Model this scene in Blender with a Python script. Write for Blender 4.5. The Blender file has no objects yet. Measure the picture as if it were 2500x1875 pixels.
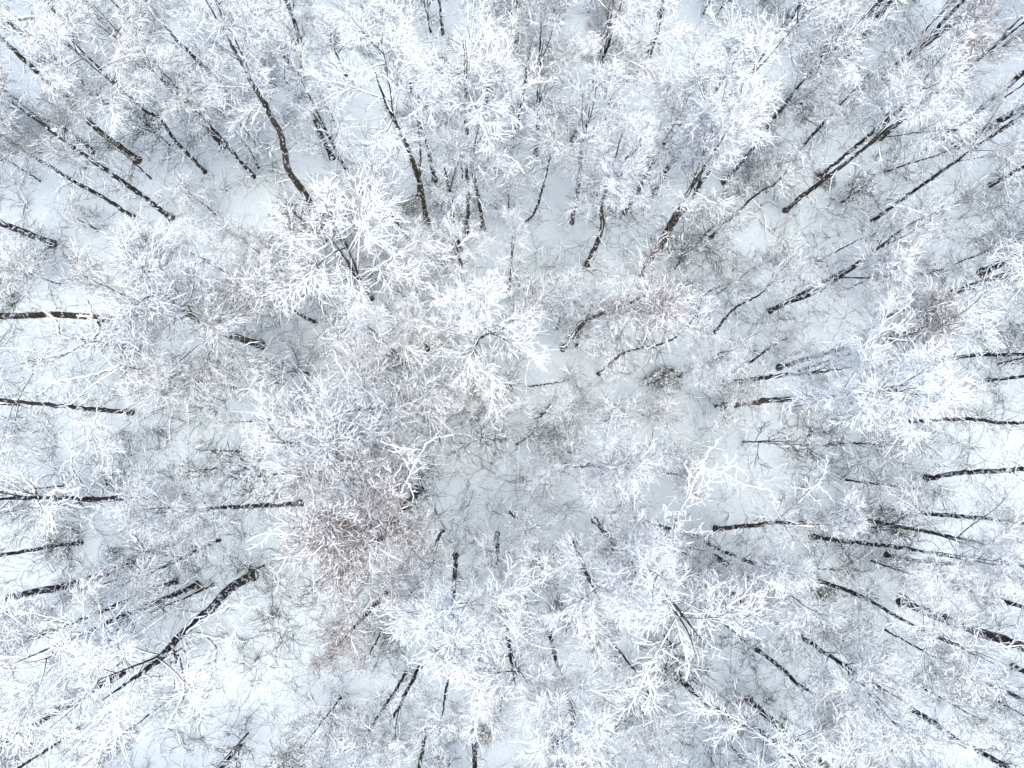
import bpy, math
import numpy as np

# ------------------------------------------------------------------ camera, sky, sun, exposure
sc = bpy.context.scene
COL = sc.collection
CAM_H = 36.0
FPX = 1667.0                       # focal length in pixels of the 2500 px wide photograph
TILT = math.atan(165 / FPX)
cd = bpy.data.cameras.new("drone_camera")
cam = bpy.data.objects.new("drone_camera", cd)
COL.objects.link(cam)
cam.location = (0, 0, CAM_H)
cam.rotation_euler = (TILT, 0, 0)
cd.sensor_width = 36.0
cd.lens = FPX / 2500 * 36.0
cd.clip_start = 0.1
cd.clip_end = 3000
sc.camera = cam

SUN_EL, SUN_ROT = math.radians(80), math.radians(150)
world = bpy.data.worlds.new("World")
sc.world = world
world.use_nodes = True
wt = world.node_tree
wt.nodes.clear()
wo = wt.nodes.new("ShaderNodeOutputWorld")
wb = wt.nodes.new("ShaderNodeBackground")
sky = wt.nodes.new("ShaderNodeTexSky")
sky.sky_type = 'NISHITA'
sky.sun_disc = False
sky.sun_elevation = SUN_EL
sky.sun_rotation = SUN_ROT
sky.air_density = 1.0
sky.dust_density = 3.0
sky.ozone_density = 0.2
wb.inputs[1].default_value = 0.13
wt.links.new(sky.outputs[0], wb.inputs[0])
wt.links.new(wb.outputs[0], wo.inputs[0])

sd = bpy.data.lights.new("sun", 'SUN')
sd.energy = 1.4
sd.angle = math.radians(50)
sd.color = (1.0, 0.985, 0.965)
sun = bpy.data.objects.new("sun", sd)
COL.objects.link(sun)
sun.location = (0, 0, 60)
# the lamp shines down its -Z axis; same bearing and height as the sky's sun
sun.rotation_euler = (math.pi / 2 - SUN_EL, 0, math.pi - SUN_ROT)

sc.view_settings.view_transform = 'Standard'
sc.view_settings.look = 'None'
sc.view_settings.gamma = 1.0
sc.view_settings.use_curve_mapping = False
sc.view_settings.exposure = 1.42
sc.cycles.max_bounces = 8
sc.cycles.diffuse_bounces = 7

# ------------------------------------------------------------------ materials
def mat(name):
    m = bpy.data.materials.new(name)
    m.use_nodes = True
    nt = m.node_tree
    return m, nt, nt.nodes["Principled BSDF"]

def node(nt, kind, **kw):
    n = nt.nodes.new(kind)
    for k, v in kw.items():
        if isinstance(k, str) and k.startswith('i_'):
            n.inputs[k[2:]].default_value = v
        else:
            setattr(n, k, v)
    return n

def ramp(nt, fac, stops):
    r = nt.nodes.new("ShaderNodeValToRGB")
    el = r.color_ramp.elements
    while len(el) < len(stops):
        el.new(0.5)
    for e, (p, c) in zip(el, stops):
        e.position = p
        e.color = (*c, 1)
    nt.links.new(fac, r.inputs[0])
    return r

def snow_mat(name, col):
    m, nt, b = mat(name)
    tc = node(nt, "ShaderNodeTexCoord")
    n = node(nt, "ShaderNodeTexNoise", i_Scale=14.0, i_Detail=3.0)
    nt.links.new(tc.outputs['Object'], n.inputs['Vector'])
    r = ramp(nt, n.outputs[0], [(0.3, tuple(c * 0.95 for c in col)), (0.65, col)])
    nt.links.new(r.outputs[0], b.inputs['Base Color'])
    b.inputs['Roughness'].default_value = 0.75
    b.inputs['Specular IOR Level'].default_value = 0.25
    return m

def bark_mat(name, dark, mid, light, snow=0.0, scale=9.0):
    m, nt, b = mat(name)
    tc = node(nt, "ShaderNodeTexCoord")
    mp = node(nt, "ShaderNodeMapping")
    mp.inputs['Scale'].default_value = (1, 1, 0.22)
    oi = node(nt, "ShaderNodeObjectInfo")
    ad = node(nt, "ShaderNodeVectorMath", operation='ADD')
    nt.links.new(tc.outputs['Object'], ad.inputs[0])
    nt.links.new(oi.outputs['Location'], ad.inputs[1])
    nt.links.new(ad.outputs[0], mp.inputs[0])
    n = node(nt, "ShaderNodeTexNoise", i_Scale=scale, i_Detail=6.0, i_Roughness=0.65)
    nt.links.new(mp.outputs[0], n.inputs['Vector'])
    r = ramp(nt, n.outputs[0], [(0.36, dark), (0.52, mid), (0.72, light)])
    out = r.outputs[0]
    if snow > 0:                    # rime and plastered snow caught in the bark
        n2 = node(nt, "ShaderNodeTexNoise", i_Scale=5.5, i_Detail=5.0, i_Roughness=0.7)
        mp2 = node(nt, "ShaderNodeMapping")
        mp2.inputs['Scale'].default_value = (1, 1, 0.6)
        nt.links.new(ad.outputs[0], mp2.inputs[0])
        nt.links.new(mp2.outputs[0], n2.inputs['Vector'])
        r2 = ramp(nt, n2.outputs[0], [(0.63 - snow * 0.2, (0, 0, 0)), (0.66 - snow * 0.2, (1, 1, 1))])
        mx = node(nt, "ShaderNodeMix", data_type='RGBA')
        nt.links.new(r2.outputs[0], mx.inputs[0])
        nt.links.new(out, mx.inputs[6])
        mx.inputs[7].default_value = (0.85, 0.88, 0.9, 1)
        out = mx.outputs[2]
    nt.links.new(out, b.inputs['Base Color'])
    bp = node(nt, "ShaderNodeBump", i_Strength=0.6, i_Distance=0.02)
    nt.links.new(n.outputs[0], bp.inputs['Height'])
    nt.links.new(bp.outputs[0], b.inputs['Normal'])
    b.inputs['Roughness'].default_value = 0.9
    b.inputs['Specular IOR Level'].default_value = 0.15
    return m

M_SNOW = snow_mat("loose_snow", (0.945, 0.972, 0.972))
M_DARK = bark_mat("dark_bark", (0.014, 0.013, 0.014), (0.045, 0.039, 0.036), (0.11, 0.095, 0.085), 0.42)
M_BROWN = bark_mat("brown_bark", (0.03, 0.024, 0.018), (0.075, 0.06, 0.045), (0.16, 0.13, 0.10), 0.25)
M_MOSS = bark_mat("mossy_bark", (0.03, 0.028, 0.015), (0.07, 0.06, 0.03), (0.14, 0.11, 0.06), 0.3)
M_TWIG = bark_mat("dark_twig", (0.03, 0.031, 0.026), (0.06, 0.061, 0.05), (0.11, 0.112, 0.09))
M_RUST = bark_mat("reddish_twig", (0.13, 0.10, 0.08), (0.22, 0.165, 0.135), (0.32, 0.25, 0.21))
M_NEEDLE = bark_mat("dark_needles", (0.012, 0.018, 0.014), (0.03, 0.04, 0.03), (0.06, 0.07, 0.05))

mg, nt, b = mat("ground_snow")
tc = node(nt, "ShaderNodeTexCoord")
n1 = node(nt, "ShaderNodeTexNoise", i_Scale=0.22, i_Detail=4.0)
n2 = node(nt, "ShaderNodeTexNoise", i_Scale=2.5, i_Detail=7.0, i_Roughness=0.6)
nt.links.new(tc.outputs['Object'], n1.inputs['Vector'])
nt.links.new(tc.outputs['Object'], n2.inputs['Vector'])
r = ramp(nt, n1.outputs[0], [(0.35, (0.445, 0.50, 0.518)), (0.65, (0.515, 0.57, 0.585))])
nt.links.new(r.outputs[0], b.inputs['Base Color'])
bp = node(nt, "ShaderNodeBump", i_Strength=0.9, i_Distance=0.2)
nt.links.new(n2.outputs[0], bp.inputs['Height'])
nt.links.new(bp.outputs[0], b.inputs['Normal'])
b.inputs['Roughness'].default_value = 0.8
b.inputs['Specular IOR Level'].default_value = 0.2

# ------------------------------------------------------------------ mesh helpers
def mesh_from(name, V, Q):
    me = bpy.data.meshes.new(name)
    V = np.ascontiguousarray(V, dtype=np.float32)
    Q = np.ascontiguousarray(Q, dtype=np.int32)
    me.vertices.add(len(V))
    me.vertices.foreach_set("co", V.ravel())
    me.loops.add(Q.size)
    me.loops.foreach_set("vertex_index", Q.ravel())
    me.polygons.add(len(Q))
    me.polygons.foreach_set("loop_start", np.arange(0, Q.size, 4, dtype=np.int32))
    me.polygons.foreach_set("use_smooth", np.ones(len(Q), dtype=bool))
    me.update(calc_edges=True)
    return me

def unit(v):
    return v / np.maximum(np.linalg.norm(v, axis=-1, keepdims=True), 1e-9)

def tubes(P, R, S):
    """N polylines of K points (N,K,3), radii (N,K), S sides -> verts, quads"""
    N, K, _ = P.shape
    T = np.empty_like(P)
    T[:, 1:-1] = P[:, 2:] - P[:, :-2]
    T[:, 0] = P[:, 1] - P[:, 0]
    T[:, -1] = P[:, -1] - P[:, -2]
    T = unit(T)
    ref = np.zeros_like(T)
    big = np.abs(T[:, :1, 2:3]) > 0.8
    ref[:] = np.where(big, np.array([1.0, 0, 0]), np.array([0, 0, 1.0]))
    A = unit(np.cross(T, ref))
    B = np.cross(T, A)
    a = np.arange(S) / S * 2 * math.pi
    off = A[:, :, None, :] * np.cos(a)[None, None, :, None] + B[:, :, None, :] * np.sin(a)[None, None, :, None]
    V = P[:, :, None, :] + off * R[:, :, None, None]
    base = np.arange(N * K).reshape(N, K) * S
    s = np.arange(S)
    s2 = (s + 1) % S
    q = np.stack([base[:, :-1, None] + s, base[:, :-1, None] + s2,
                  base[:, 1:, None] + s2, base[:, 1:, None] + s], -1)
    return V.reshape(-1, 3), q.reshape(-1, 4)

class MB:
    def __init__(self):
        self.V, self.Q, self.n = [], [], 0
    def add(self, V, Q):
        self.V.append(V)
        self.Q.append(Q + self.n)
        self.n += len(V)
    def mesh(self, name):
        return mesh_from(name, np.concatenate(self.V), np.concatenate(self.Q))

def grow(rng, O, D, L, K, wob=0.15, up=0.0, droop=0.0):
    """polylines from origins O along D with length L; up bends to +z, droop bends the far half down"""
    N = len(O)
    P = np.zeros((N, K, 3))
    P[:, 0] = O
    d = unit(D)
    drift = rng.normal(0, wob * 0.5, (N, 3))
    for k in range(1, K):
        t = k / (K - 1)
        d = d + rng.normal(0, wob, (N, 3)) + drift * 0.5
        d[:, 2] += up / K - droop * t / K * 2
        d = unit(d)
        P[:, k] = P[:, k - 1] + d * (L / (K - 1))[:, None]
    return P

def spawn(rng, P, n, t0, t1, ang, flat=0.6, spread=0.25):
    """n side directions per parent polyline between t0..t1; returns origins, directions, parent t, parent index"""
    N, K, _ = P.shape
    t = np.linspace(t0, t1, n)[None] + rng.uniform(-0.5, 0.5, (N, n)) * (t1 - t0) / n
    t = np.clip(t, 0.02, 0.995)
    f = t * (K - 1)
    i = np.minimum(f.astype(int), K - 2)
    w = (f - i)[..., None]
    idx = np.arange(N)[:, None]
    a, b_ = P[idx, i], P[idx, i + 1]
    O = a + (b_ - a) * w
    T = unit(b_ - a)
    side = unit(np.cross(T, np.array([0, 0, 1.0])) + 1e-4)
    upv = np.cross(side, T)
    sgn = np.where((np.arange(n) % 2)[None] == 0, 1.0, -1.0) * np.ones((N, 1))
    phi = rng.normal(0, 1, (N, n)) * (1 - flat) * 1.6
    pr = side * (sgn * np.cos(phi))[..., None] + upv * np.sin(phi)[..., None]
    al = ang + rng.normal(0, spread, (N, n))
    D = T * np.cos(al)[..., None] + pr * np.sin(al)[..., None]
    return O.reshape(-1, 3), D.reshape(-1, 3), t.reshape(-1), np.repeat(np.arange(N), n)

def taper(N, K, r0, r1):
    t = np.linspace(0, 1, K)[None]
    r0 = np.broadcast_to(np.asarray(r0, float), (N,))[:, None]
    r1 = np.broadcast_to(np.asarray(r1, float), (N,))[:, None]
    return r0 + (r1 - r0) * t

def snow_on(mb, rng, P, R, rs, keep=1.0, S=4, tip=0.3, lump=0.35):
    """a ridge of snow lying on top of each branch polyline; thinner where the branch is steep"""
    N, K, _ = P.shape
    m = rng.random(N) < keep
    P, R = P[m], R[m]
    N = len(P)
    if N == 0:
        return
    T = unit(np.gradient(P, axis=1))
    hz = np.sqrt(np.maximum(0, 1 - T[..., 2] ** 2))
    r = rs * (0.35 + 0.65 * hz) * (1 + rng.normal(0, lump, (N, K)))
    r = np.maximum(r, R * 0.42)
    r[:, 0] *= 0.5
    r[:, -1] *= tip
    C = P.copy()
    C[..., 2] += (R * 0.8 + r * 0.6)
    V, Q = tubes(C, np.abs(r), S)
    mb.add(V, Q)

# ------------------------------------------------------------------ crown prototypes
def crown_proto(seed, kind):
    rng = np.random.default_rng(seed)
    bk, sn = MB(), MB()
    cfg = dict(
        frost=dict(H=8.0, n1=14, L1=3.2, el=(46, 76), n2=9, n3=9, n4=6, up=0.35, droop=0.2, wob=.075,
                   s1=.017, s2=.0125, s3=.0106, s4=.0094, keep=.8, r=(.036, .013, .0068, .0044), k4=.76),
        plume=dict(H=8.0, n1=12, L1=4.4, el=(32, 66), n2=11, n3=9, n4=6, up=0.2, droop=0.5, wob=.075,
                   s1=.022, s2=.015, s3=.0122, s4=.0110, keep=.82, r=(.038, .016, .0075, .005), k4=.78),
        brown=dict(H=8.5, n1=18, L1=3.6, el=(46, 78), n2=10, n3=9, n4=6, up=0.4, droop=0.15, wob=.06,
                   s1=.010, s2=.009, s3=.0105, s4=.0095, keep=.4, r=(.034, .010, .0060, .0042), k4=.36),
        broad=dict(H=10.0, n1=20, L1=4.9, el=(36, 74), n2=13, n3=10, n4=6, up=0.3, droop=0.25, wob=.085,
                   s1=.020, s2=.013, s3=.0105, s4=.0092, keep=.7, r=(.050, .016, .0075, .005), k4=.62),
        rusty=dict(H=10.0, n1=22, L1=4.9, el=(38, 76), n2=12, n3=10, n4=6, up=0.35, droop=0.2, wob=.08,
                   s1=.012, s2=.010, s3=.0090, s4=.0085, keep=.3, r=(.046, .013, .0060, .0042), k4=.30),
        open=dict(H=7.0, n1=10, L1=4.0, el=(24, 62), n2=9, n3=7, n4=4, up=0.35, droop=0.2, wob=.13,
                  s1=.024, s2=.017, s3=.0135, s4=.012, keep=.85, r=(.045, .020, .008, .0055), k4=.75),
        bush=dict(H=4.5, n1=13, L1=2.2, el=(42, 75), n2=8, n3=6, n4=3, up=0.3, droop=0.15, wob=.09,
                  s1=.016, s2=.013, s3=.0115, s4=.0105, keep=.7, r=(.016, .010, .007, .005), k4=.6),
        juniper=dict(H=1.5, n1=34, L1=1.1, el=(8, 70), n2=9, n3=7, n4=4, up=0.2, droop=0.2, wob=.12,
                     s1=.022, s2=.022, s3=.024, s4=.024, keep=.45, r=(.016, .012, .012, .010), k4=.3),
        bare=dict(H=3.6, n1=12, L1=1.8, el=(40, 72), n2=7, n3=5, n4=0, up=0.3, droop=0.1, wob=.09,
                  s1=.014, s2=.013, s3=.012, s4=.012, keep=.25, r=(.018, .011, .008, .006), k4=.3),
    )[kind]
    c = cfg
    H = c['H']
    # leader
    P0 = grow(rng, np.zeros((1, 3)), np.array([[0, 0, 1.0]]), np.array([H * 0.95]), 10, wob=.05)
    R0 = taper(1, 10, c['r'][0] * 1.2, c['r'][0] * .2)
    V, Q = tubes(P0, R0, 6)
    bk.add(V, Q)
    # limbs
    n1 = c['n1']
    hs = np.sort(rng.uniform(0.0, 0.86, n1)) * H
    az = np.arange(n1) * 2.399 + rng.normal(0, .35, n1)
    el = np.radians(c['el'][0] + (c['el'][1] - c['el'][0]) * (hs / H) + rng.normal(0, 7, n1))
    L = c['L1'] * (1.05 - 0.62 * hs / H) * rng.uniform(.6, 1.15, n1)
    O = np.stack([np.interp(hs, P0[0, :, 2], P0[0, :, 0]), np.interp(hs, P0[0, :, 2], P0[0, :, 1]), hs], -1)
    D = np.stack([np.cos(az) * np.cos(el), np.sin(az) * np.cos(el), np.sin(el)], -1)
    P1 = grow(rng, O, D, L, 9, wob=c['wob'] * .8, up=c['up'], droop=c['droop'])
    R1 = taper(n1, 9, c['r'][0] * (L / c['L1']) ** .7, c['r'][0] * .15)
    bk.add(*tubes(P1, R1, 5))
    snow_on(sn, rng, P1, R1, c['s1'], min(1, c['keep'] + .1), S=5)
    # branches: from the limbs, plus some straight from the leader's top
    O2, D2, t2, p2 = spawn(rng, P1, c['n2'], .3, .99, math.radians(33), flat=.45)
    L2 = L[p2] * .42 * (1.15 - .6 * t2) * rng.uniform(.55, 1.3, len(t2))
    P2 = grow(rng, O2, D2, L2, 6, wob=c['wob'], up=c['up'] * .5, droop=c['droop'] * .8)
    R2 = taper(len(P2), 6, c['r'][1] * (L2 / L2.max()) ** .5, c['r'][1] * .3)
    bk.add(*tubes(P2, R2, 4))
    snow_on(sn, rng, P2, R2, c['s2'], c['keep'])
    # twigs
    PB = P2
    O3, D3, t3, p3 = spawn(rng, PB, c['n3'], .12, .99, math.radians(34), flat=.5)
    L3 = (L2[p3] * .42 + .12) * (1.15 - .55 * t3) * np.clip(rng.lognormal(0, .4, len(t3)), .3, 2.2)
    P3 = grow(rng, O3, D3, L3, 4, wob=c['wob'] * 1.1, up=.1, droop=c['droop'] * .7)
    R3 = taper(len(P3), 4, c['r'][2], c['r'][2] * .5)
    bk.add(*tubes(P3, R3, 3))
    snow_on(sn, rng, P3, R3, c['s3'], c['keep'], lump=.55, tip=.2)
    # feathering twiglets
    if c['n4']:
        O4, D4, t4, p4 = spawn(rng, P3, c['n4'], .15, .99, math.radians(34), flat=.5)
        L4 = (L3[p4] * .48 + .05) * np.clip(rng.lognormal(0, .45, len(t4)), .25, 2.4)
        P4 = grow(rng, O4, D4, L4, 3, wob=.18, up=.1, droop=c['droop'] * .5)
        R4 = taper(len(P4), 3, c['r'][3], c['r'][3] * .5)
        bk.add(*tubes(P4, R4, 3))
        snow_on(sn, rng, P4, R4, c['s4'], c['k4'], S=3, tip=.25, lump=.6)
    return bk.mesh("crown_" + kind), sn.mesh("crown_snow_" + kind), H

KINDS = dict(frost=(M_TWIG, [11, 12, 13, 14, 15, 16]), plume=(M_TWIG, [21, 22, 23]), brown=(M_RUST, [31, 32]),
             open=(M_TWIG, [41, 42, 43]), bush=(M_TWIG, [51, 52, 53, 54, 55]), bare=(M_TWIG, [61, 62, 63]), juniper=(M_NEEDLE, [71, 72]), broad=(M_TWIG, [81, 82]), rusty=(M_RUST, [91]))
PROTO = {}
def proto(kind, i):
    m, seeds = KINDS[kind]
    i = i % len(seeds)
    if (kind, i) not in PROTO:
        a, s, H = crown_proto(seeds[i], kind)
        a.materials.append(m)
        s.materials.append(M_SNOW)
        PROTO[(kind, i)] = (a, s, H)
    return PROTO[(kind, i)]

# ------------------------------------------------------------------ from the photograph to the place
def ray(x, y):
    d = np.array([(x - 1250) / FPX, (937.5 - y) / FPX, -1.0])
    c, s = math.cos(TILT), math.sin(TILT)
    return np.array([d[0], c * d[1] - s * d[2], s * d[1] + c * d[2]])

def at(x, y, z):
    r_ = ray(x, y)
    return np.array([0, 0, CAM_H]) + r_ * ((z - CAM_H) / r_[2])

def ground_z(x, y):
    return 0.16 * np.sin(x * .21 + 1.0) * np.cos(y * .17) + 0.07 * np.sin(x * .53 + y * .41) + 0.04 * np.sin(x * 1.3 - y * 1.1)

def path3d(pts, cap):
    """photo polyline (foot first) -> world points, each at the height that keeps the stem nearest to plumb"""
    b_ = at(*pts[0], 0.0)
    b_[2] = ground_z(b_[0], b_[1]) - .05
    out = [b_]
    n = len(pts) - 1
    for i, p in enumerate(pts[1:], 1):
        r_ = ray(*p)
        u = r_[:2] / -r_[2]
        dz = (b_[:2] @ u) / max(u @ u, 1e-6)
        h = CAM_H - dz
        h = min(h, cap * (.35 + .65 * i / n) * .9)
        h = max(h, out[-1][2] + .4)
        out.append(at(*p, h))
    return out

def spline(C, n):
    C = np.array(C, float)
    C = np.vstack([2 * C[0] - C[1], C, 2 * C[-1] - C[-2]])
    out = []
    m = len(C) - 3
    for t in np.linspace(0, m - 1e-6, n):
        i = int(t)
        f = t - i
        p0, p1, p2, p3 = C[i:i + 4]
        out.append(.5 * ((2 * p1) + (-p0 + p2) * f + (2 * p0 - 5 * p1 + 4 * p2 - p3) * f * f + (-p0 + 3 * p1 - 3 * p2 + p3) * f ** 3))
    return np.array(out)

def link(name, me, parent=None):
    o = bpy.data.objects.new(name, me)
    COL.objects.link(o)
    if parent is not None:
        o.parent = parent
    return o

def root_at(name, p, label, cat, group=None):
    o = bpy.data.objects.new(name, None)
    COL.objects.link(o)
    o.location = [float(v) for v in p]
    o['label'] = label
    o['category'] = cat
    if group:
        o['group'] = group
    o.empty_display_size = .3
    return o

def project(p):
    v = np.array(p) - np.array([0, 0, CAM_H])
    c, s = math.cos(TILT), math.sin(TILT)
    q = np.array([v[0], c * v[1] + s * v[2], -s * v[1] + c * v[2]])
    return 1250 + FPX * q[0] / -q[2], 937.5 - FPX * q[1] / -q[2]

# ------------------------------------------------------------------ setting
def build_ground():
    c = np.concatenate([-np.geomspace(600, 46, 12), np.arange(-45, 45.1, .5), np.geomspace(46, 600, 12)])
    X, Y = np.meshgrid(c, c, indexing='ij')
    near = np.clip(1 - (np.hypot(X, Y) - 60) / 200, 0, 1)
    rng = np.random.default_rng(5)
    Z = ground_z(X, Y) * near + rng.normal(0, .012, X.shape) * near
    V = np.stack([X, Y, Z], -1).reshape(-1, 3)
    n = len(c)
    i = np.arange(n * n).reshape(n, n)
    Q = np.stack([i[:-1, :-1], i[1:, :-1], i[1:, 1:], i[:-1, 1:]], -1).reshape(-1, 4)
    me = mesh_from("ground", V, Q)
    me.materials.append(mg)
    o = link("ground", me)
    o['kind'] = "structure"
build_ground()

# ------------------------------------------------------------------ trees
def trunk_mesh(rng, P, R):
    """one stem with an uneven, slightly fluted surface and a flared foot"""
    K = len(P)
    S = 12 if R[0] > .1 else 8
    V, Q = tubes(P[None], R[None], S)
    V = V.reshape(K, S, 3)
    ph = rng.uniform(0, 6.28, 3)
    a = np.arange(S) / S * 2 * math.pi
    k = np.arange(K)[:, None]
    f = 1 + .07 * np.sin(3 * a[None] + ph[0] + k * .22) + .05 * np.sin(5 * a[None] + ph[1] - k * .5) + rng.normal(0, .05, (K, S))
    V = P[:, None] + (V - P[:, None]) * f[..., None]
    return V.reshape(-1, 3), Q

def side_twigs(rng, P, R, n, Lm, bk, sn, snowy=.6, t0=.08, t1=.95):
    O, D, t, p = spawn(rng, P[None], n, t0, t1, math.radians(60), flat=.0, spread=.35)
    az = rng.uniform(0, 6.28, n)
    e = rng.uniform(-.15, .7, n)
    D = np.stack([np.cos(az) * np.cos(e), np.sin(az) * np.cos(e), np.sin(e)], -1)
    L = Lm * rng.uniform(.3, 1.2, n)
    A = grow(rng, O, D, L, 6, wob=.22, up=.2, droop=.4)
    RA = taper(n, 6, np.minimum(.016, R.mean() * .25), .006)
    bk.add(*tubes(A, RA, 4))
    snow_on(sn, rng, A, RA, .016, snowy, lump=.5)
    O, D, t, p = spawn(rng, A, 5, .2, .98, math.radians(45), flat=.4)
    L2 = L[p] * .35 * rng.uniform(.4, 1.4, len(p))
    B = grow(rng, O, D, L2, 4, wob=.22, droop=.3)
    RB = taper(len(B), 4, .008, .004)
    bk.add(*tubes(B, RB, 3))
    snow_on(sn, rng, B, RB, .014, snowy * .8, lump=.5)

def two_slot(name, bk, sn, bark):
    nb = sum(len(q) for q in bk.Q)
    m = MB()
    for v, q in zip(bk.V, bk.Q):
        m.add(v, q - (q.min() - 0) + 0)
    for v, q in zip(sn.V, sn.Q):
        m.add(v, q - q.min())
    me = m.mesh(name)
    me.materials.append(bark)
    me.materials.append(M_SNOW)
    mi = np.zeros(len(me.polygons), dtype=np.int32)
    mi[nb:] = 1
    me.polygons.foreach_set("material_index", mi)
    return me

def make_limb(rng, root, base, lw, lp, h0, h1, bark=None):
    """a heavy crooked limb under its ridge of snow, with snowy side twigs"""
    n = len(lp)
    C = [at(x, y, h0 + (h1 - h0) * i / max(n - 1, 1)) for i, (x, y) in enumerate(lp)]
    P = spline(C, 7 * n) - base
    K = len(P)
    P[1:-1] += rng.normal(0, .02, (K - 2, 3))
    r = .85 * lw * (CAM_H - (h0 + h1) / 2) / FPX / 2
    R = np.linspace(r * .85, r * .45, K)
    bk, sn = MB(), MB()
    bk.add(*tubes(P[None], R[None] * .8, 7))
    snow_on(sn, rng, P[None], R[None] * .5, r * .62, 1, S=7, tip=.6, lump=.12)
    Lt = float(np.linalg.norm(np.diff(P, axis=0), axis=1).sum())
    side_twigs(rng, P, R, max(4, int(Lt * 3.5)), min(1.0, Lt * .35), bk, sn, snowy=.95)
    link("limb", two_slot("limb", bk, sn, bark or M_BROWN), root)

USED = set()
def words(w, kind, px, py, extra=None, away=False):
    size = ("massive" if w >= 18 else "stout" if w >= 14 else "medium thick" if w >= 10 else "slender" if w >= 7 else "very thin")
    crown = dict(frost="frosted white crown", plume="drooping snow plumes", brown="reddish brown twigs",
                 open="crooked white limbs", bush="small snowy crown", bare="nearly bare twigs", juniper="dark needles", broad="wide white crown", rusty="wide brown crown")[kind]
    a = int(round(min(max(px, 0), 2500) / 25))
    d = int(round(min(max(py, 0), 1875) / 18.75))
    s = f"{size} tree with {crown}, foot {a} percent across, {d} percent down"
    if away:
        s = f"{size} dark trunk, its crown outside the picture, foot {a} percent across, {d} percent down"
    if extra:
        s = extra
    while s in USED:
        d += 1
        s = s.rsplit(',', 1)[0] + f", {d} percent down"
    USED.add(s)
    return s

HT = lambda w: 19 if w >= 16 else 16.5 if w >= 12 else 14 if w >= 9 else 10.0 if w >= 7 else 6.5 if w >= 5 else 4.6
COUNT = [0]
def make_tree(world_pts, w, kind, Ht, hb, csc=1.0, bark=None, extra=None, spin=None, pid=None, crown=True, twigs=1.0, limbs=()):
    n = COUNT[0]
    COUNT[0] += 1
    rng = np.random.default_rng(1000 + n)
    pts = [np.array(p) for p in world_pts]
    base = pts[0]
    last = pts[-1]
    lean = (last - base)[:2] / max(last[2] - base[2], .5)
    ln = np.linalg.norm(lean)
    if ln > .16:
        lean = lean * .16 / ln
    hl = last[2]
    if len(pts) == 1:
        lean = rng.normal(0, .03, 2)
    if hl < hb - .8:
        z = (hl + hb) / 2 if hb - hl > 4 else None
        if z:
            pts.append(np.array([*(last[:2] + lean * .8 * (z - hl) + rng.normal(0, .06, 2)), z]))
        pts.append(np.array([*(last[:2] + lean * .7 * (hb - hl)), hb]))
        p_hb = pts[-1]
    else:
        A_ = np.array(pts)
        p_hb = np.array([np.interp(hb, A_[:, 2], A_[:, 0]), np.interp(hb, A_[:, 2], A_[:, 1]), hb])
    Ht = max(Ht, hb + 2.0, hl + .5)
    axis = unit(np.array([lean[0] * .6, lean[1] * .6, 1.0]))
    if hl > hb + 1:
        axis = unit(unit(last - p_hb) + axis)
    top = p_hb + axis * (Ht - hb) * .85
    if top[2] > pts[-1][2] + .6 and crown:
        pts.append(top)
    K = 46 if w >= 7 else 26
    P = spline(pts, K)
    P[1:-3] += rng.normal(0, .018, (K - 4, 3)) * np.array([1, 1, 0])
    r0 = w * CAM_H / FPX / 2 * .95
    hh = (P[:, 2] - P[0, 2]) / (Ht - P[0, 2])
    own = (P[:, 2] - P[0, 2]) / (P[-1, 2] - P[0, 2] + 1e-6)
    R = np.maximum(r0 * (1 - .45 * hh) * (1 - np.clip(own, 0, 1) ** 3) ** .8, .012) * (1 + .7 * np.exp(-(P[:, 2] - P[0, 2]) / .22))
    qx, qy = project(p_hb + axis * (Ht - hb) * .4)
    away = not (-150 < qx < 2650 and -150 < qy < 2025)
    root = root_at("forest_tree" if w >= 7 else "sapling", base, words(w, kind, *project(base), extra, away), "tree" if w >= 7 else "sapling",
                   "snow laden forest trees" if w >= 7 else "young understory saplings")
    Pl = P - base
    bk, sn = MB(), MB()
    bk.add(*trunk_mesh(rng, Pl, R))
    side_twigs(rng, Pl, R, max(4, int((20 if w >= 7 else 8) * twigs)), 1.1 if w >= 9 else .8, bk, sn)
    # clinging snow along the stem: short ridges on one flank
    link("trunk", two_slot("trunk", bk, sn, bark or (M_DARK if rng.random() < .75 else M_BROWN)), root)
    for (lw, lp, h0, h1) in limbs:
        make_limb(rng, root, base, lw, lp, h0, h1, bark)
    if crown:
        a, s, Hc = proto(kind, pid if pid is not None else n)
        sca = (Ht - hb) / Hc * 1.02
        co = link("crown", a, root)
        q = axis
        co.location = [float(v) for v in (p_hb - base)]
        co.rotation_mode = 'QUATERNION'
        from mathutils import Vector, Quaternion
        q1 = Vector((0, 0, 1)).rotation_difference(Vector(q))
        q2 = Quaternion((0, 0, 1), rng.uniform(0, 6.28) if spin is None else spin)
        co.rotation_quaternion = q1 @ q2
        co.scale = (sca * csc, sca * csc, sca)
        link("snow_cover", s, co)
    return root

def kind_for(i, w, px, py):
    r_ = np.random.default_rng(i * 7 + 3).random()
    if w <= 4:
        return 'bare'
    if w <= 6:
        return 'bush' if r_ < .5 else 'bare'
    if w <= 8:
        return 'bush' if r_ < .6 else 'frost'
    return 'frost' if r_ < .5 else 'plume' if r_ < .82 else 'open'

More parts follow.
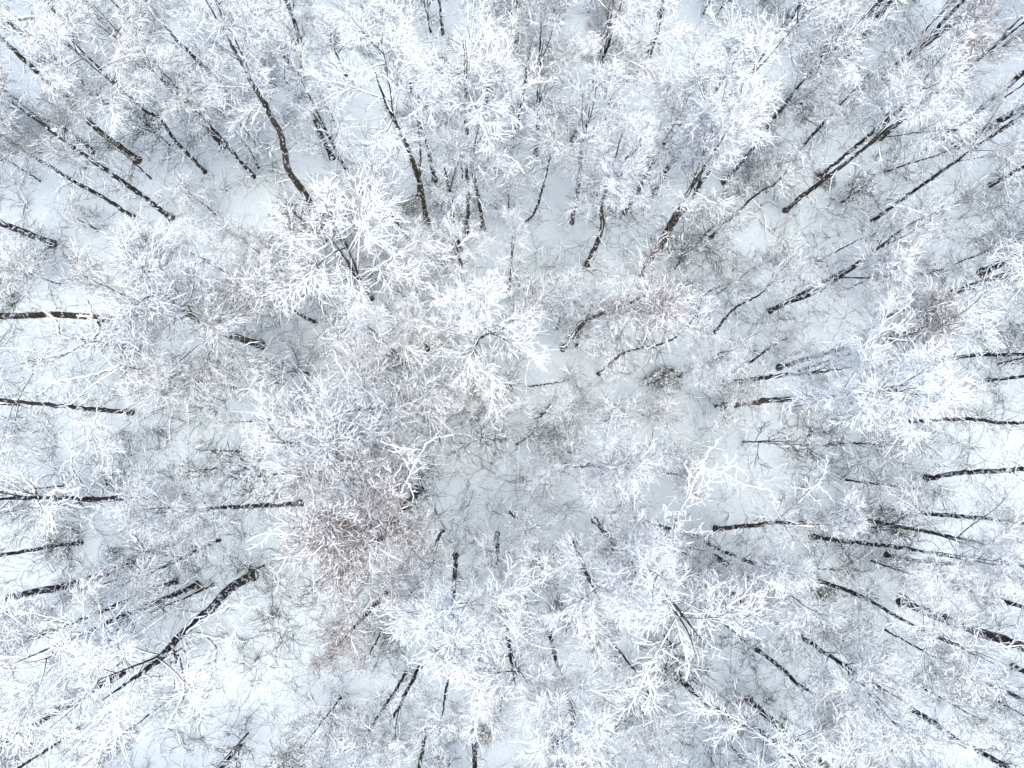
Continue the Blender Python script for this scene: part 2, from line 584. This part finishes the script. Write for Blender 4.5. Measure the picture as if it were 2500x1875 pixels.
TREES = """14:339,393 226,307 154,230 81,167 0,90
13:452,217 352,167 316,122 253,54 203,0
10:260,249 217,217 149,154 86,108 0,36
16:674,212 633,154 583,77 533,0
16:791,556 746,475 705,416 687,335 655,271
12:814,389 778,316 750,244 728,194 735,100
9:500,420 429,344 389,289 334,253
9:572,249 524,185 479,145 420,86 362,5
10:325,529 271,493 199,452 167,434
16:125,595 68,570 0,542
10:226,371 199,344 127,298 41,271
8:81,348 36,312 0,285
11:36,244 0,217
10:190,90 154,50 131,23 108,0
5:633,411 606,362 547,289
10:908,728 872,680 850,640
5:796,588 732,533
4:370,437 345,413
13:1042,542 1026,452 1003,380 976,325 944,253
8:1021,479 1026,362 1012,253
5:1130,434 1121,353 1112,307
8:1184,303 1186,235 1198,181
7:1261,316 1274,253 1279,222
11:1261,127 1263,45 1261,0
7:1285,540 1311,506 1333,429 1347,353 1342,307
9:1396,344 1428,267 1451,208
9:1139,565 1143,488 1139,398 1139,316 1136,181
9:1123,610 1107,538 1100,480
12:1148,719 1130,680 1125,640
9:1240,723 1245,674
12:1433,646 1469,561 1469,497
10:1525,520 1559,461 1577,429
14:1564,669 1609,597 1654,515 1681,470
13:1582,136 1604,77 1620,0
8:1469,149 1487,99 1500,0
6:1351,27 1360,0
4:962,81 962,0
7:1081,85 1074,20
8:1003,592 971,547
9:1676,402 1721,344 1749,289 1789,244
19:2038,149 2079,86 2142,9
12:2056,160 2119,68 2156,27
9:1920,68 1952,14
14:2305,335 2359,294 2386,271
17:2332,357 2382,330 2436,298 2500,262
8:2363,371 2449,316
15:2160,190 2219,136 2314,68 2377,14
10:2169,194 2268,90
8:1916,407 1997,316
8:1735,580 1835,485 1893,447
11:1916,515 1970,470 2002,448
5:1993,642 2083,592 2151,560
10:1911,743 1997,711 2097,643 2187,571
5:2160,420 2241,393 2300,375
14:2241,746 2323,714 2431,687 2500,655
18:2400,665 2467,633
10:2418,452 2476,420
6:1699,774 1726,716 1780,693
11:2427,131 2486,86
7:1746,811 1789,756 1853,720 1898,670 1952,607
11:1771,937 1884,919 1988,910
8:1767,919 1839,878 1889,842
14:1771,991 1875,978 1988,969 2133,960
9:2228,1028 2359,1023 2436,1032
12:2268,1168 2359,1154 2495,1145
10:2241,1254 2377,1263 2500,1276
13:2160,770 2287,734 2332,711
10:2241,897 2359,869 2500,865
5:2070,1172 2133,1181
8:2409,928 2458,924
18:1550,1276 1586,1285 1649,1290
11:1749,1292 1844,1283 1889,1276
7:1952,905 2101,856 2160,838
22:2201,1466 2336,1523 2500,1582
11:1984,1310 2079,1324 2178,1333 2268,1350
10:2165,1355 2241,1369 2314,1378 2495,1383
5:1893,1369 1988,1387 2133,1396
10:1988,1414 2101,1455 2196,1509 2296,1559
12:1789,1455 1853,1496 1934,1536 1988,1577
9:1848,1586 1907,1631 1957,1677 2033,1713 2097,1731
14:2110,1654 2192,1713 2269,1758 2345,1812 2449,1866
13:1656,1654 1703,1699 1771,1744 1880,1803
15:1825,1708 1884,1758 1934,1799 2011,1866
13:1541,1324 1581,1369 1604,1423
6:1500,1577 1568,1663 1631,1794
5:1744,1500 1789,1541
8:2372,1654 2495,1704
10:2449,1468 2500,1482
6:1622,1306 1636,1324 1726,1346
9:1690,1306 1717,1319
12:2472,1627 2500,1640
11:1112,1356 1107,1478 1112,1577
10:1342,1545 1356,1604 1378,1667
19:1338,1749 1369,1866
10:1396,1771 1424,1866
12:1159,1821 1159,1871
9:1042,1785 1030,1839
7:990,1645 962,1690 922,1749
7:1091,1595 1098,1622 1089,1681
9:1396,1324 1424,1378 1433,1405
12:1451,1270 1473,1297
7:1247,1252 1279,1283
4:1283,1455 1288,1509 1281,1577
4:1401,1487 1428,1532 1473,1554
5:935,1532 908,1586 868,1622
6:849,1360 795,1405 741,1446
8:1080,1297 1066,1324 1060,1370
20:1021,1195 944,1300 908,1325
17:316,1378 271,1396 203,1419 127,1437 0,1464
9:199,1324 136,1333 0,1356
11:429,1419 316,1464 253,1491
22:615,1405 556,1441 515,1487 434,1559 384,1613
17:316,1636 226,1686 127,1744 0,1817
12:732,1229 655,1233 561,1238 488,1243
15:452,1215 316,1215 217,1220 90,1215
7:533,1319 475,1347 443,1365
6:520,1428 452,1460 407,1478
5:335,1591 253,1645
7:195,1776 122,1826 54,1871
8:592,1817 547,1866
9:181,1523 72,1555
16:267,779 163,770 0,770
17:344,856 280,842 217,833
17:637,842 543,811 475,779 420,734 362,680
8:769,788 705,752
5:669,1023 561,1032
14:990,892 958,856
4:583,1102 520,1100
7:963,987 890,1000 814,1010
12:1374,851 1428,788 1518,747 1625,700
8:1460,915 1527,860 1622,838 1681,793 1735,707
5:1283,946 1365,933 1405,919
8:1157,874 1166,829 1225,805
4:1080,878 1085,833
10:1401,1136 1473,1136 1555,1130
4:1261,1086 1306,1055"""
CLEAR = [(300, 940, 120, 90), (1640, 1250, 120, 70), (2380, 1120, 130, 80), (840, 480, 100, 60), (140, 1390, 150, 50),
         (60, 30, 110, 60), (2330, 400, 120, 40), (700, 1560, 90, 90), (1330, 1620, 60, 60)]
OVERRIDE = {
    4: dict(kind='frost', bark=M_BROWN, Ht=19, hb=12.5),
    0: dict(bark=M_MOSS), 3: dict(kind='plume'),
    15: dict(kind='plume', Ht=11, csc=1.15, hb=3, extra="white fan of long snowy branches over a short dark stem"),
    18: dict(bark=M_MOSS, kind='open'),
    26: dict(kind='open', Ht=18, bark=M_BROWN, limbs=[
        (9, [(1170, 343), (1216, 253), (1292, 208), (1345, 199)], 8, 11), (7, [(1139, 420), (1143, 320), (1135, 226)], 8, 13),
        (7, [(1150, 372), (1243, 384), (1280, 425)], 8, 9.5)]),
    27: dict(kind='frost', Ht=13, csc=.8),
    29: dict(kind='frost', Ht=11, csc=.7), 28: dict(kind='open', Ht=10, csc=.8, bark=M_MOSS, extra="short curved mossy trunk with pale snow streaks near the middle"),
    30: dict(kind='frost', Ht=16, limbs=[(8, [(1469, 497), (1458, 470), (1473, 438), (1496, 416), (1518, 393)], 7.5, 9.5),
                             (8, [(1458, 470), (1452, 420), (1448, 370), (1420, 320)], 7.6, 10)]),
    34: dict(kind='bare', Ht=9),
    32: dict(bark=M_BROWN, kind='frost', Ht=17),
    46: dict(kind='brown', Ht=18, csc=1.2), 47: dict(kind='brown', Ht=15),
    60: dict(kind='frost'), 62: dict(kind='plume', Ht=18, bark=M_BROWN), 67: dict(kind='frost', Ht=16), 72: dict(kind='brown', Ht=14),
    70: dict(kind='open', Ht=9, crown=False, extra="thick dark trunk bending right under forked white limbs", limbs=[
        (7, [(1649, 1290), (1654, 1258), (1681, 1213), (1708, 1150), (1735, 1095)], 7.5, 11),
        (6, [(1654, 1258), (1631, 1249), (1620, 1230)], 7.8, 8.5), (4, [(1708, 1150), (1753, 1150), (1816, 1181), (1884, 1199)], 9, 10.5),
        (4, [(1649, 1290), (1690, 1300), (1740, 1296)], 7.5, 8), (4, [(1681, 1213), (1740, 1170), (1800, 1130)], 8.5, 10)]),
    71: dict(kind='frost', Ht=13, limbs=[(8, [(1889, 1276), (1940, 1235), (1985, 1190), (2020, 1150)], 7, 10)]),
    91: dict(kind='frost', Ht=18, csc=.85, hb=10),
    73: dict(kind='bare', Ht=19, extra="long stout dark trunk standing clear near the right edge"),
    107: dict(kind='rusty', Ht=15, csc=1.0, hb=5.5, bark=M_BROWN, extra="huge tree with brown twigs and a leaning pale brown trunk", limbs=[
        (9, [(960, 1275), (930, 1306), (805, 1342), (678, 1365)], 9, 12), (9, [(850, 1330), (805, 1328), (723, 1306), (646, 1301)], 12, 14),
        (8, [(944, 1300), (975, 1210), (1010, 1140), (1040, 1080)], 10, 14), (8, [(935, 1300), (910, 1220), (880, 1160)], 10, 13)]),
    111: dict(kind='open', Ht=15, csc=1.1, extra="stout dark trunk below a tangle of thick broken white limbs", limbs=[
        (13, [(556, 1482), (488, 1518), (429, 1573), (420, 1613), (384, 1654), (330, 1640)], 7, 11),
        (11, [(429, 1600), (428, 1650), (420, 1695)], 9, 11), (11, [(435, 1600), (445, 1640), (452, 1686)], 9, 11),
        (11, [(450, 1590), (470, 1667), (488, 1740)], 9, 11), (9, [(547, 1482), (590, 1475), (615, 1487)], 7, 7.5),
        (10, [(480, 1545), (556, 1559), (583, 1527)], 8, 9), (11, [(502, 1554), (533, 1600), (475, 1650), (443, 1713), (398, 1790)], 7, 12)]),
    113: dict(kind='broad', Ht=15, csc=.8),
    114: dict(kind='open', Ht=16, limbs=[(15, [(90, 1215), (50, 1200), (0, 1195)], 11, 12), (13, [(90, 1217), (81, 1190), (50, 1165), (0, 1152)], 11, 12.5),
        (10, [(110, 1215), (140, 1195), (165, 1200), (200, 1190)], 10.5, 11), (11, [(90, 1225), (125, 1255), (130, 1300)], 11, 11.5)]),
    121: dict(bark=M_BROWN),
    122: dict(crown=False, Ht=7, bark=M_MOSS, extra="snapped mossy tree with bare forked limbs under thick snow", limbs=[
        (14, [(217, 833), (190, 828), (147, 819), (140, 787), (102, 752)], 4.4, 7), (14, [(225, 833), (243, 801), (228, 772), (214, 734)], 4.4, 7.5),
        (9, [(228, 772), (205, 771), (187, 771)], 6, 6.3), (11, [(210, 836), (161, 863), (134, 874), (105, 861), (60, 852), (0, 850)], 4.4, 8),
        (9, [(134, 874), (96, 877), (60, 885), (0, 905)], 5.5, 8), (9, [(217, 830), (190, 800), (168, 785)], 4.6, 5.5)]),
    123: dict(kind='broad', Ht=12.5, csc=1.05, hb=4, bark=M_BROWN, extra="wide dense crown with a long leaning brown trunk"),
    126: dict(kind='frost', Ht=11), 128: dict(kind='broad', Ht=13, csc=1.0, hb=4, limbs=[
        (9, [(890, 1000), (858, 1010), (809, 1041), (750, 1077)], 6, 8), (7, [(880, 1000), (854, 969), (850, 930), (820, 880)], 6, 8.5)]),
    129: dict(kind='brown', Ht=15, hb=9.5, csc=1.1, bark=M_MOSS), 130: dict(Ht=10, kind='bush'),
    132: dict(kind='plume', Ht=10, csc=1.1, hb=4, extra="star shaped white crown seen from straight above"),
    134: dict(kind='broad', Ht=15, csc=.9, bark=M_DARK),
    43: dict(kind='frost'), 44: dict(kind='frost'), 112: dict(kind='frost', Ht=19), 108: dict(kind='bare', Ht=19),
}
for i, line in enumerate(TREES.split("\n")):
    w, ps = line.split(":")
    w = int(w)
    pts = [tuple(float(v) for v in p.split(",")) for p in ps.split()]
    ov = OVERRIDE.get(i, {})
    Ht = ov.get('Ht', HT(w))
    P3 = path3d(pts, Ht)
    kind = ov.get('kind', kind_for(i, w, *pts[0]))
    hb = ov.get('hb', max(.56 * Ht, min(P3[-1][2] * .95, .66 * Ht)))
    make_tree(P3, w, kind, Ht, hb, csc=ov.get('csc', .8 if kind in ('frost', 'open', 'bush') else .9) , bark=ov.get('bark'), extra=ov.get('extra'),
              crown=ov.get('crown', True), limbs=ov.get('limbs', ()))

# trees whose foot is hidden: crown centre in the photograph, kind, height, stem width, crown spread
EXTRA = '''broad 110 320 14 13 .8
frost 990 190 14 11 1.1
plume 310 110 13 11 1.1
plume 670 90 13 11 1.0
frost 1960 200 14 11 1.1
plume 530 640 10 8 .9
frost 430 230 12 9 1.0
frost 1150 330 15 10 1.1
frost 1450 330 14 11 1.1
frost 1740 210 15 12 1.15
frost 1760 400 15 12 1.15
frost 2100 640 13 10 1.1
frost 2180 810 15 12 1.1
frost 1200 1370 12 11 .8
plume 1220 1640 13 12 1.0
plume 170 1560 14 14 1.1
frost 440 920 10 9 1.1
open 700 1080 11 9 1.0
frost 1900 1440 13 10 1.0
plume 2390 1320 13 10 1.0
plume -40 970 14 11 .8
frost 1000 800 9 8 1.0
frost 1480 760 9 8 1.1
frost 1330 1000 8 7 1.1
frost 1740 880 10 8 1.1
frost 760 300 14 9 1.0
frost 1330 1180 8 7 1.1
frost 1130 960 7 7 1.0
frost 1450 780 10 9 1.0
frost 1330 130 13 10 1.0
brown 1480 90 12 9 .8
frost 960 1780 11 9 1.0
brown 860 1540 10 9 .9
frost 2460 330 14 9 .9
brown 2270 190 14 9 .9
frost 2480 60 14 9 .9'''
for line in EXTRA.split("\n"):
    kind, cx, cy, Ht, w, csc = line.split()
    cx, cy, Ht, w, csc = float(cx), float(cy), float(Ht), int(w), float(csc)
    hb = .5 * Ht
    c_ = at(cx, cy, hb + .45 * (Ht - hb))
    b_ = np.array([c_[0], c_[1], ground_z(c_[0], c_[1]) - .05])
    make_tree([b_], w, kind, Ht, hb, csc=csc * .88)

# low evergreen bushes, dark under patchy snow
for cx, cy, g, lab in [(1622, 925, 1.3, "largest dark evergreen bush right of the middle beside a leaning thin trunk"),
                       (1130, 950, 1.1, "dark evergreen bush close to the very middle of the wood"),
                       (1005, 508, .8, "small dark evergreen bush at the foot of a forked trunk, upper middle"),
                       (2010, 1445, 1.0, "dark evergreen bush beside a trunk in the lower right"),
                       (945, 1565, .6, "small dark bush below the huge brown tree"),
                       (1365, 1490, .7, "small dark bush under the lower middle crowns"),
                       (1180, 1790, .8, "dark bush at a trunk foot near the bottom edge"),
                       (725, 1845, 1.0, "dark bush at the bottom edge left of the middle"),
                       (2010, 445, .8, "dark bush among brown twigs in the upper right")]:
    b_ = at(cx, cy, 0.0)
    b_[2] = ground_z(b_[0], b_[1]) - .03
    r_ = root_at("evergreen_bush", b_, lab, "bush", "low evergreen bushes")
    a_, s_, Hc = proto('juniper', int(cx))
    o_ = link("foliage", a_, r_)
    o_.rotation_euler = (0, 0, cx * .37)
    o_.scale = (g * .7, g * .42, g * .5)
    link("snow_cover", s_, o_)

# slim snow coated stems bowed over, and a fallen log in the corner clearing
def bowed(name, lab, foot, limbs, w=4):
    f_ = at(*foot, 0.0)
    f_[2] = ground_z(f_[0], f_[1]) - .05
    z = limbs[0][2]
    p_ = at(*limbs[0][1][0], z)
    make_tree([f_, f_ * .35 + p_ * .65 + np.array([.05, 0, 0]), p_], w, 'bare', z + .4, z - .2, crown=False, extra=lab, limbs=limbs, twigs=.5)
bowed("sapling", "bowed white sapling curling over in the left clearing", (276, 1160), [
    (6, [(244, 1154), (253, 1127), (244, 1082), (208, 1055), (194, 1019), (158, 992)], 2.5, 6),
    (5, [(240, 1120), (225, 1060), (232, 1030), (240, 1010)], 3.5, 6)])
bowed("sapling", "small white sapling looping down beside the bowed one at left", (262, 1185), [
    (6, [(253, 1163), (212, 1186), (181, 1154), (176, 1118), (200, 1100)], 1.5, 4.5),
    (5, [(253, 1163), (276, 1127), (262, 1090), (270, 1060)], 2, 5)])
bowed("forest_tree", "snow covered treetop bent flat and split three ways at far left", (345, 905), [
    (11, [(293, 892), (214, 919), (141, 931), (96, 964), (60, 971), (0, 985)], 5, 7),
    (9, [(293, 895), (318, 922), (339, 950)], 5, 4), (7, [(290, 901), (234, 935), (177, 982), (147, 993)], 5, 6)], w=7)
lg = at(22, 49, 0), at(88, 43, 0)
lrng = np.random.default_rng(4)
lp = np.linspace(lg[0], lg[1], 16)
lp[:, 2] = ground_z(lp[:, 0], lp[:, 1]) + .06
lbk, lsn = MB(), MB()
lbase = lp[0].copy()
lbk.add(*trunk_mesh(lrng, lp - lbase, np.linspace(.1, .07, 16)))
snow_on(lsn, lrng, (lp - lbase)[None], np.full((1, 16), .06), .05, 1, S=6, lump=.3)
lo = link("fallen_log", two_slot("fallen_log", lbk, lsn, M_DARK))
lo.location = [float(v) for v in lbase]
lo['label'] = "dark fallen log lying on open snow in the top left corner"
lo['category'] = "log"

# frosted shrubs and small saplings between the trees
rs_ = np.random.default_rng(9)
for gx in range(13):
    for gy in range(9):
        px = (gx + .5 + rs_.uniform(-.45, .45)) * 2500 / 13
        py = (gy + .5 + rs_.uniform(-.45, .45)) * 1875 / 9
        u = rs_.random()
        hs_ = rs_.uniform(2.5, 8.5)
        if rs_.random() < .05 or any(abs(px - qx) < rx and abs(py - qy) < ry for qx, qy, rx, ry in CLEAR):
            continue
        b_ = at(px, py, 0.0)
        b_[2] = ground_z(b_[0], b_[1]) - .05
        k_ = 'bush' if u < .72 else 'bare'
        make_tree([b_], 4, k_, hs_, .15 * hs_, csc=min(1.15, 5 / hs_), twigs=.3)

# the wood goes on past the edges of the photograph
for k in range(44):
    a = (k + .5) / 44 * 2 * math.pi
    u_ = np.array([math.cos(a), math.sin(a)])
    t_ = min(31.5 / max(abs(u_[0]), 1e-6), 22.5 / max(abs(u_[1]), 1e-6))
    b_ = np.array([u_[0] * t_, 3.8 + u_[1] * t_ * 1.08, 0]) + np.array([rs_.normal(0, .8), rs_.normal(0, .8), 0])
    px, py = project(b_)
    make_tree([b_], int(rs_.integers(10, 17)), 'frost' if k % 2 else 'plume', rs_.uniform(14, 18), 6.5, twigs=.5,
              extra="snowy tree just beyond the edge of the photograph, bearing %d degrees" % int(a * 57.3))

# ------------------------------------------------------------------ undergrowth brush
def build_brush():
    rng = np.random.default_rng(77)
    n = 7500
    X = rng.uniform(-33, 33, n)
    Y = rng.uniform(-20, 30, n)
    dens = .5 + .5 * np.sin(X * .33 + 1.7) * np.cos(Y * .29 + .4) + .35 * np.sin(X * .9 - Y * .7)
    m = rng.random(n) < np.clip(dens, .12, 1)
    X, Y = X[m], Y[m]
    n = len(X)
    ns = 6
    O = np.stack([X, Y, ground_z(X, Y) - .05], -1)
    O = np.repeat(O, ns, 0) + rng.normal(0, .12, (n * ns, 3)) * np.array([1, 1, 0])
    az = rng.uniform(0, 6.28, n * ns)
    e = rng.uniform(.15, 1.2, n * ns)
    D = np.stack([np.cos(az) * np.cos(e), np.sin(az) * np.cos(e), np.sin(e)], -1)
    L = rng.uniform(.4, 2.0, n * ns)
    A = grow(rng, O, D, L, 7, wob=.2, up=.1, droop=.9)
    A[..., 2] = np.maximum(A[..., 2], ground_z(A[..., 0], A[..., 1]) + .0)
    mb = MB()
    mb.add(*tubes(A, taper(len(A), 7, rng.uniform(.006, .012, len(A)), .004), 3))
    O, D, t, p = spawn(rng, A, 3, .25, .95, math.radians(42), flat=.4)
    B = grow(rng, O, D, L[p] * .35 * rng.uniform(.4, 1.5, len(p)), 4, wob=.2, droop=.3)
    mb.add(*tubes(B, taper(len(B), 4, .006, .0035), 3))
    sn = MB()
    snow_on(sn, rng, A, taper(len(A), 7, .008, .004), .016, .3, S=3)
    me = two_slot("undergrowth", mb, sn, M_TWIG)
    o = link("undergrowth", me)
    o['kind'] = "stuff"
    o['label'] = "fine dark brush twigs poking out of the snow all over the ground"
    o['category'] = "undergrowth"
build_brush()
print("trees", COUNT[0], "faces", sum(len(m.polygons) for m in bpy.data.meshes))
